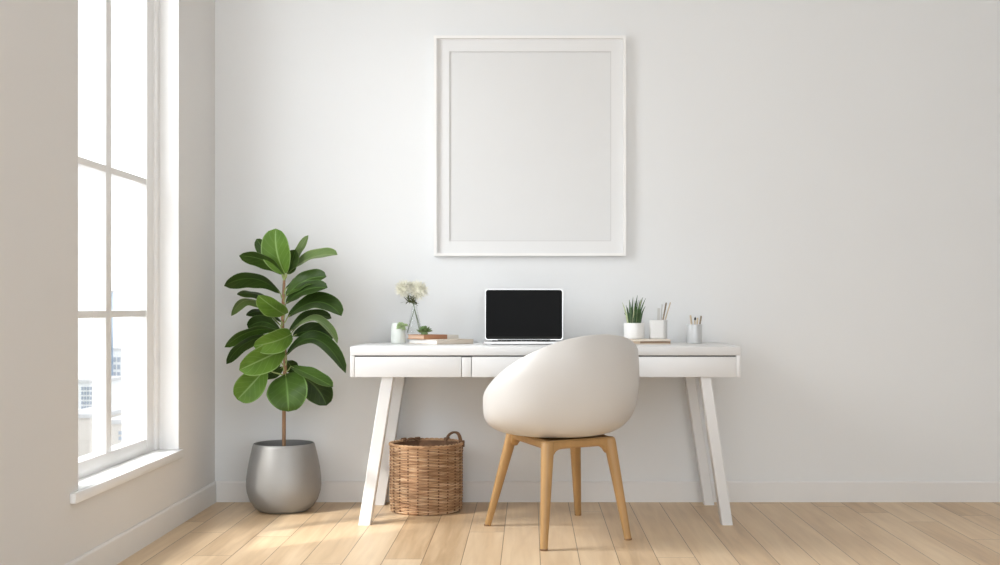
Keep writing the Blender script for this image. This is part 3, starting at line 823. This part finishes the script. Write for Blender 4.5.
# ------------------------------------------------------------------ big plant
pX, pY = -1.107, 5.335
plant = thing('potted_plant', 'tall green broad leaved plant in a grey pot in the corner', 'potted plant', (pX, pY, 0))
pr = [(0.090, 0.0), (0.108, 0.003), (0.130, 0.020), (0.151, 0.052), (0.1635, 0.090), (0.1665, 0.118), (0.1655, 0.148), (0.160, 0.190), (0.1505, 0.240), (0.1385, 0.290), (0.1345, 0.303), (0.1325, 0.3045), (0.1300, 0.303), (0.132, 0.280), (0.143, 0.240), (0.150, 0.20)]
MB().lathe((pX, pY, 0), pr, 72).build('pot', M['pot'], plant, angle=60)
m = MB(); m.lathe((pX, pY, 0), [(0.1435, 0.225), (0.1425, 0.240), (0.10, 0.246), (0.04, 0.248)], 40); m.build('soil', M['soil'], plant)
def Z1(x, y, dd): return P(200 + x * 0.3009, 210 + y * 0.3009, pY + dd)
sp_ = [Vector((pX, pY, 0.235))]
for (x, y, dd, ) in ((279, 640, 0), (282, 560, 0), (283, 480, .004), (274, 400, 0), (276, 320, -.003), (279, 250, 0), (281, 205, 0)):
    sp_.append(Z1(x, y, dd))
MB().tube(sp_, [0.0085, 0.0085, 0.0088, 0.0085, 0.0082, 0.0075, 0.0065, 0.004], 12).build('stem', M['bark'], plant)
zst = [(p.z, p) for p in sp_]
def stem_at(z):
    for (z0, p0), (z1, p1) in zip(zst, zst[1:]):
        if z <= z1: return p0.lerp(p1, max(0, (z - z0) / (z1 - z0)))
    return zst[-1][1].copy()

def leaf(b, mid, tip, dm, dt, w_, roll, tone, cup=0.10, wide=1.25, fold=0.16, db=-0.012):
    Bp = Z1(*b, db); Mp = Z1(*mid, dm); Tp = Z1(*tip, dt)
    ctrl = Mp * 2 - (Bp + Tp) / 2
    wid = w_ * 0.3009 * (pY) / F
    nL, nW = 18, 10
    rt = math.radians(roll)
    Y = Vector((0, 1, 0))
    front, back = [], []
    for i in range(nL + 1):
        s_ = i / nL
        p = Bp * (1 - s_) ** 2 + ctrl * 2 * s_ * (1 - s_) + Tp * s_ * s_
        tg = (ctrl - Bp) * 2 * (1 - s_) + (Tp - ctrl) * 2 * s_
        tg.normalize()
        S = tg.cross(Y)
        if S.length < 0.15: S = Vector((1, 0, 0))
        S.normalize()
        N2 = S.cross(tg); N2.normalize()
        rl = rt
        Wd = S * math.cos(rl) + N2 * math.sin(rl)
        Nn = Wd.cross(tg); Nn.normalize()
        if Nn.y > 0: Nn = -Nn                      # towards the room
        prof = max(0.0, math.sin(PI * min(1, s_ ** wide))) ** 0.50
        hw = wid / 2 * prof + 0.0008
        rowf, rowb = [], []
        for k in range(nW + 1):
            v_ = k / nW * 2 - 1
            q_ = p + Wd * hw * v_ + Nn * (cup * hw * (v_ * v_) + fold * hw * abs(v_)) + Nn * 0.003 * math.sin(s_ * 14 + (2 if v_ > 0 else 0)) * abs(v_) * prof
            rowf.append(q_ + Nn * 0.0006); rowb.append(q_ - Nn * 0.0006)
        front.append(rowf); back.append(rowb)
    m = MB(); uvl = m.bm.loops.layers.uv.new('UVMap')
    def grid(rows, mi):
        vs = [[m.bm.verts.new(p) for p in r] for r in rows]
        for i in range(nL):
            for k in range(nW):
                f = m.bm.faces.new((vs[i][k], vs[i][k + 1], vs[i + 1][k + 1], vs[i + 1][k])); f.material_index = mi
                for lp, (ii, kk) in zip(f.loops, ((i, k), (i, k + 1), (i + 1, k + 1), (i + 1, k))):
                    lp[uvl].uv = (ii / nL, kk / nW)
        return vs
    vf = grid(front, 0); vb = grid(back, 1)
    for i in range(nL):
        for kk in (0, nW):
            m.bm.faces.new((vf[i][kk], vf[i + 1][kk], vb[i + 1][kk], vb[i][kk]))
    for k in range(nW):
        m.bm.faces.new((vf[nL][k], vf[nL][k + 1], vb[nL][k + 1], vb[nL][k]))
    # stalk from the stem to the blade
    st = stem_at(Bp.z - 0.03)
    dirb = (ctrl - Bp).normalized()
    m.tube([st, st.lerp(Bp, 0.6) + Vector((0, 0, -0.004)), Bp, Bp + dirb * 0.02], [0.0036, 0.0030, 0.0026, 0.0012], 7, mi=2)
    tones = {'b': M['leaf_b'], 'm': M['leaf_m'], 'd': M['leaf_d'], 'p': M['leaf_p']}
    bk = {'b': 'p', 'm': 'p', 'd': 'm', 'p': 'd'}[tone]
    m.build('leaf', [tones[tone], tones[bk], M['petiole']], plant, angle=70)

# base, middle, tip (leaf sketch units), depth of middle and tip, width, roll, tone
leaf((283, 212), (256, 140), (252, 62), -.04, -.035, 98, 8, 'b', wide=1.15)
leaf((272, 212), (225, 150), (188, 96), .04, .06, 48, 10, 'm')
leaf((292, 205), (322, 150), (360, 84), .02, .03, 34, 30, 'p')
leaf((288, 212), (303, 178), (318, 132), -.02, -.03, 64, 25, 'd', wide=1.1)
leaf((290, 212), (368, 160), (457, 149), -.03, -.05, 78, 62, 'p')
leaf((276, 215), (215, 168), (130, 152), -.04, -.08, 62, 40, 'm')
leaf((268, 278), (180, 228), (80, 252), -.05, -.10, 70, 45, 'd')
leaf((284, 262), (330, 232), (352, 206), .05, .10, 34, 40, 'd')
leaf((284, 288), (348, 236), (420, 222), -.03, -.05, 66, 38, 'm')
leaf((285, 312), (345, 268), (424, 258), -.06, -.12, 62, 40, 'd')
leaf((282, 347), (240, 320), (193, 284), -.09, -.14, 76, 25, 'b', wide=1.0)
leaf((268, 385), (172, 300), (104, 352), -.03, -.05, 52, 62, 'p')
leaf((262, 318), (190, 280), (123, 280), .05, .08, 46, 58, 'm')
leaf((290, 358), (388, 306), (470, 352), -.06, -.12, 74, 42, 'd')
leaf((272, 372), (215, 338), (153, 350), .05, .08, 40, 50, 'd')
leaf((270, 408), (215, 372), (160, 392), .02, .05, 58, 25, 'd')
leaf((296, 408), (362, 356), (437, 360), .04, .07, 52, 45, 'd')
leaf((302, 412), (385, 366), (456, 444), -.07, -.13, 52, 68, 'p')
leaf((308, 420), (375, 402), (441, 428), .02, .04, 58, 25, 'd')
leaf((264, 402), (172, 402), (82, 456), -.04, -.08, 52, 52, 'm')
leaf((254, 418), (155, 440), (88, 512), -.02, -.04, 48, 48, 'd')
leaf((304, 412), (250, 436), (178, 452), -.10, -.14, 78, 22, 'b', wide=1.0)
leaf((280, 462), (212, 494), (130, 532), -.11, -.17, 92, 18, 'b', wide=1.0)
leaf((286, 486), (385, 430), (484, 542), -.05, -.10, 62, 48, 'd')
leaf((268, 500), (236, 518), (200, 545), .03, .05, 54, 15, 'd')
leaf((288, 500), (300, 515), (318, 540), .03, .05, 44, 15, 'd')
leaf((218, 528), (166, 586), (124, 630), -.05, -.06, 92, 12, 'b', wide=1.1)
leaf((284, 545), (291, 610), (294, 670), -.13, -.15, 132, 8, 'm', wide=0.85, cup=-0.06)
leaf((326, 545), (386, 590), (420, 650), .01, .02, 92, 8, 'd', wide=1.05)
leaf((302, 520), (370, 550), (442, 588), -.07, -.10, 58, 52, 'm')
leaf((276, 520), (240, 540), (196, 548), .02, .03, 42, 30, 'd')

# ------------------------------------------------------------------ light
wd = bpy.data.worlds.new('sky'); scn.world = wd; wd.use_nodes = True
nt = wd.node_tree; bg = nt.nodes['Background']
tcw = N(nt, 'ShaderNodeTexCoord'); sw = N(nt, 'ShaderNodeSeparateXYZ'); nt.links.new(tcw.outputs['Generated'], sw.inputs[0])
c_ = ramp(nt, math_node(nt, 'ADD', math_node(nt, 'MULTIPLY', sw.outputs['Z'], 0.5), 0.5), [(0.45, (0.94, 0.97, 1.0)), (0.75, (0.89, 0.945, 1.0))])
nt.links.new(c_, bg.inputs['Color']); bg.inputs['Strength'].default_value = 1.62

def lamp(name, kind, loc, target, energy, col=(1, 1, 1), **kw):
    l = bpy.data.lights.new(name, kind); l.energy = energy; l.color = col
    for k, v in kw.items(): setattr(l, k, v)
    o = bpy.data.objects.new(name, l); COL.objects.link(o); o.location = loc
    o.rotation_euler = (Vector(target) - Vector(loc)).to_track_quat('-Z', 'Y').to_euler()
    return o
sd = Vector((0.90, 0.75, -0.72)).normalized()
wc = Vector((-1.60, 4.44, 0.47))
lamp('low_sun', 'SPOT', wc - sd * 11, wc, 3900, (1.0, 0.95, 0.87), spot_size=math.radians(5.2), spot_blend=0.3, shadow_soft_size=0.24)
lamp('wall_fill', 'AREA', (-2.9, 2.9, 2.7), (-0.45, 5.57, 1.35), 50, (0.92, 0.96, 1.0), shape='RECTANGLE', size=2.0, size_y=1.8)  # added area lamp outside the window, brightens the back wall
lamp('side_fill', 'AREA', (-3.2, 4.4, 2.6), (-0.1, 4.7, 0.5), 88, (0.93, 0.965, 1.0), shape='RECTANGLE', size=2.2, size_y=2.4)  # added lamp out of view, strengthens the light from the window side
lamp('floor_fill', 'AREA', (-3.5, 4.55, 4.1), (-0.3, 4.62, 0), 80, (1.0, 0.985, 0.96), shape='RECTANGLE', size=1.0, size_y=1.0)  # added lamp high outside, aimed in to brighten the floor
lamp('front_fill', 'AREA', (0.6, 1.2, 2.85), (0.0, 4.7, 0.4), 15, (0.95, 0.975, 1.0), shape='RECTANGLE', size=2.6, size_y=1.2)  # added unseen fill from the front, no fixture hangs here

# ------------------------------------------------------------------ camera
cam = bpy.data.cameras.new('camera'); co = bpy.data.objects.new('camera', cam); COL.objects.link(co)
co.location = (0, 0, CAMZ); co.rotation_euler = (PI / 2, 0, 0)
cam.sensor_width = 36; cam.lens = F / 1000 * 36
cam.shift_x = -0.030; cam.shift_y = 0.0235
cam.clip_end = 2000
scn.camera = co
scn.view_settings.view_transform = 'Standard'
scn.view_settings.exposure = 0.73
scn.cycles.use_denoising = True
